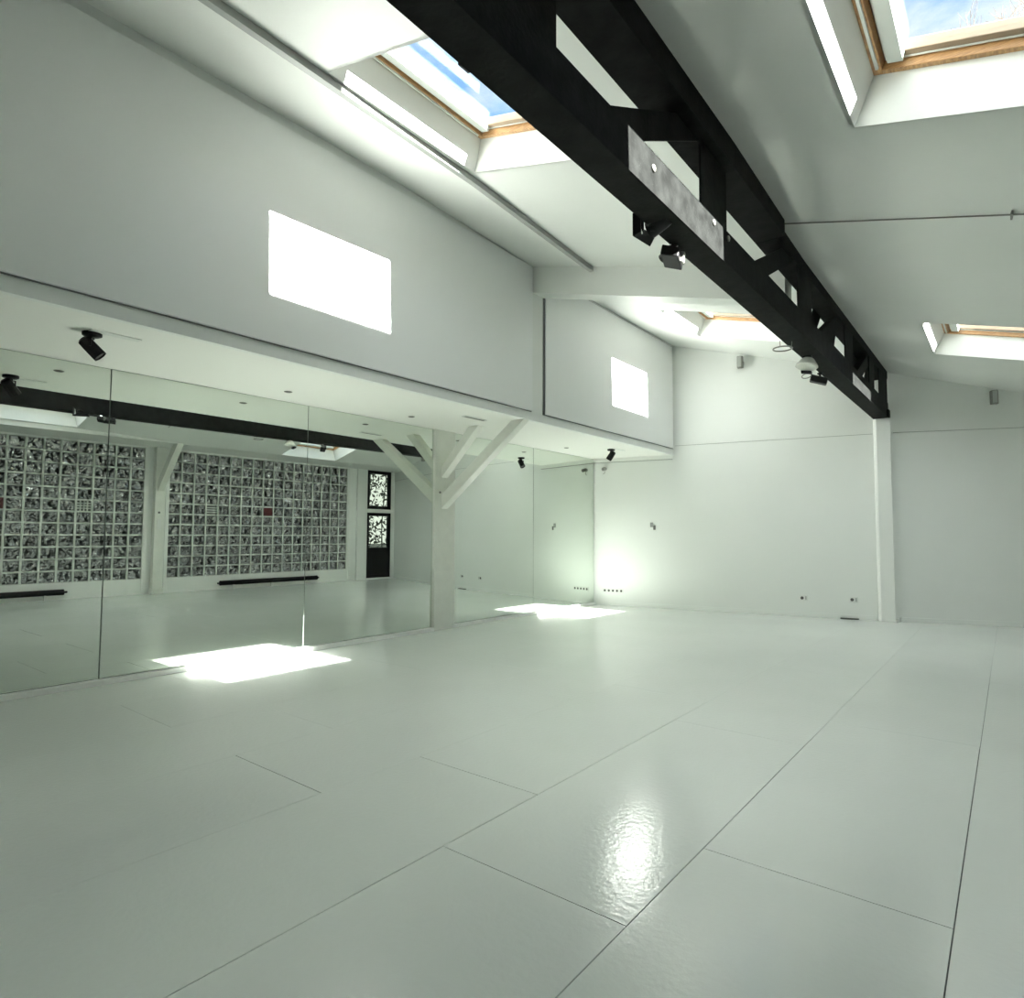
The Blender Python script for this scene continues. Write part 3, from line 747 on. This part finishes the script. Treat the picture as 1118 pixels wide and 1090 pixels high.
dz_ = nt.nodes.new('ShaderNodeVectorMath'); dz_.operation = 'DOT_PRODUCT'  # sky overhead and behind the camera brightened out of view to light the room
dz_.inputs[1].default_value = V((0.10, -0.50, 0.86)).normalized()
nt.links.new(tc.outputs['Generated'], dz_.inputs[0]); nt.links.new(dz_.outputs['Value'], mz.inputs['Value'])
mh = nt.nodes.new('ShaderNodeMapRange'); mh.inputs['From Min'].default_value = 0.10; mh.inputs['From Max'].default_value = 0.45
mh.inputs['To Min'].default_value = 1.0; mh.inputs['To Max'].default_value = 0.0
nt.links.new(sp.outputs['Z'], mh.inputs['Value'])
m3 = nt.nodes.new('ShaderNodeMix'); m3.data_type = 'RGBA'
nt.links.new(mh.outputs['Result'], m3.inputs['Factor']); nt.links.new(mx.outputs['Result'], m3.inputs['A'])
m3.inputs['B'].default_value = (1.7, 1.7, 1.65, 1)
m2 = nt.nodes.new('ShaderNodeMix'); m2.data_type = 'RGBA'
nt.links.new(mz.outputs['Result'], m2.inputs['Factor']); nt.links.new(m3.outputs['Result'], m2.inputs['A'])
m2.inputs['B'].default_value = (4.2, 4.4, 4.6, 1)
nt.links.new(m2.outputs['Result'], bg.inputs['Color'])
bg.inputs['Strength'].default_value = 1.0
nt.links.new(bg.outputs[0], out.inputs[0])

sd = bpy.data.lights.new('sun', 'SUN'); sd.energy = 72.0; sd.angle = math.radians(0.53); sd.color = (1.0, 0.97, 0.92)
so = bpy.data.objects.new('sun', sd); COL.objects.link(so); so.location = (12, 4, 9)
so.rotation_euler = SUN.to_track_quat('Z', 'Y').to_euler()

# ------------------------------------------------------------------ camera
yaw, pitch, roll = -0.67162, 0.05754, 0.00437
cy, sy = math.cos(yaw), math.sin(yaw)
Rz = Matrix(((cy, -sy, 0), (sy, cy, 0), (0, 0, 1)))
B = Matrix(((1, 0, 0), (0, 0, -1), (0, 1, 0)))
cp_, sp_ = math.cos(pitch), math.sin(pitch)
Rx = Matrix(((1, 0, 0), (0, cp_, sp_), (0, -sp_, cp_)))
cr_, sr_ = math.cos(roll), math.sin(roll)
Rr = Matrix(((cr_, -sr_, 0), (sr_, cr_, 0), (0, 0, 1)))
Rw = Rr @ Rx @ B @ Rz
cam = bpy.data.cameras.new('camera'); co = bpy.data.objects.new('camera', cam); COL.objects.link(co)
cam.sensor_fit = 'HORIZONTAL'; cam.sensor_width = 36.0; cam.lens = 36.0 * 683.53 / 1118.0
cam.clip_start = 0.02; cam.clip_end = 200
r0, r1, r2 = Rw[0], -Rw[1], -Rw[2]
co.matrix_world = Matrix(((r0[0], r1[0], r2[0], 0), (r0[1], r1[1], r2[1], 0), (r0[2], r1[2], r2[2], H), (0, 0, 0, 1)))
SC.camera = co
SC.view_settings.view_transform = 'Standard'; SC.view_settings.look = 'None'
SC.view_settings.gamma = 1.0; SC.view_settings.use_curve_mapping = False
SC.view_settings.exposure = 0.34
SC.cycles.max_bounces = 14; SC.cycles.diffuse_bounces = 8; SC.cycles.glossy_bounces = 6; SC.cycles.transparent_max_bounces = 12
SC.cycles.sample_clamp_indirect = 12.0
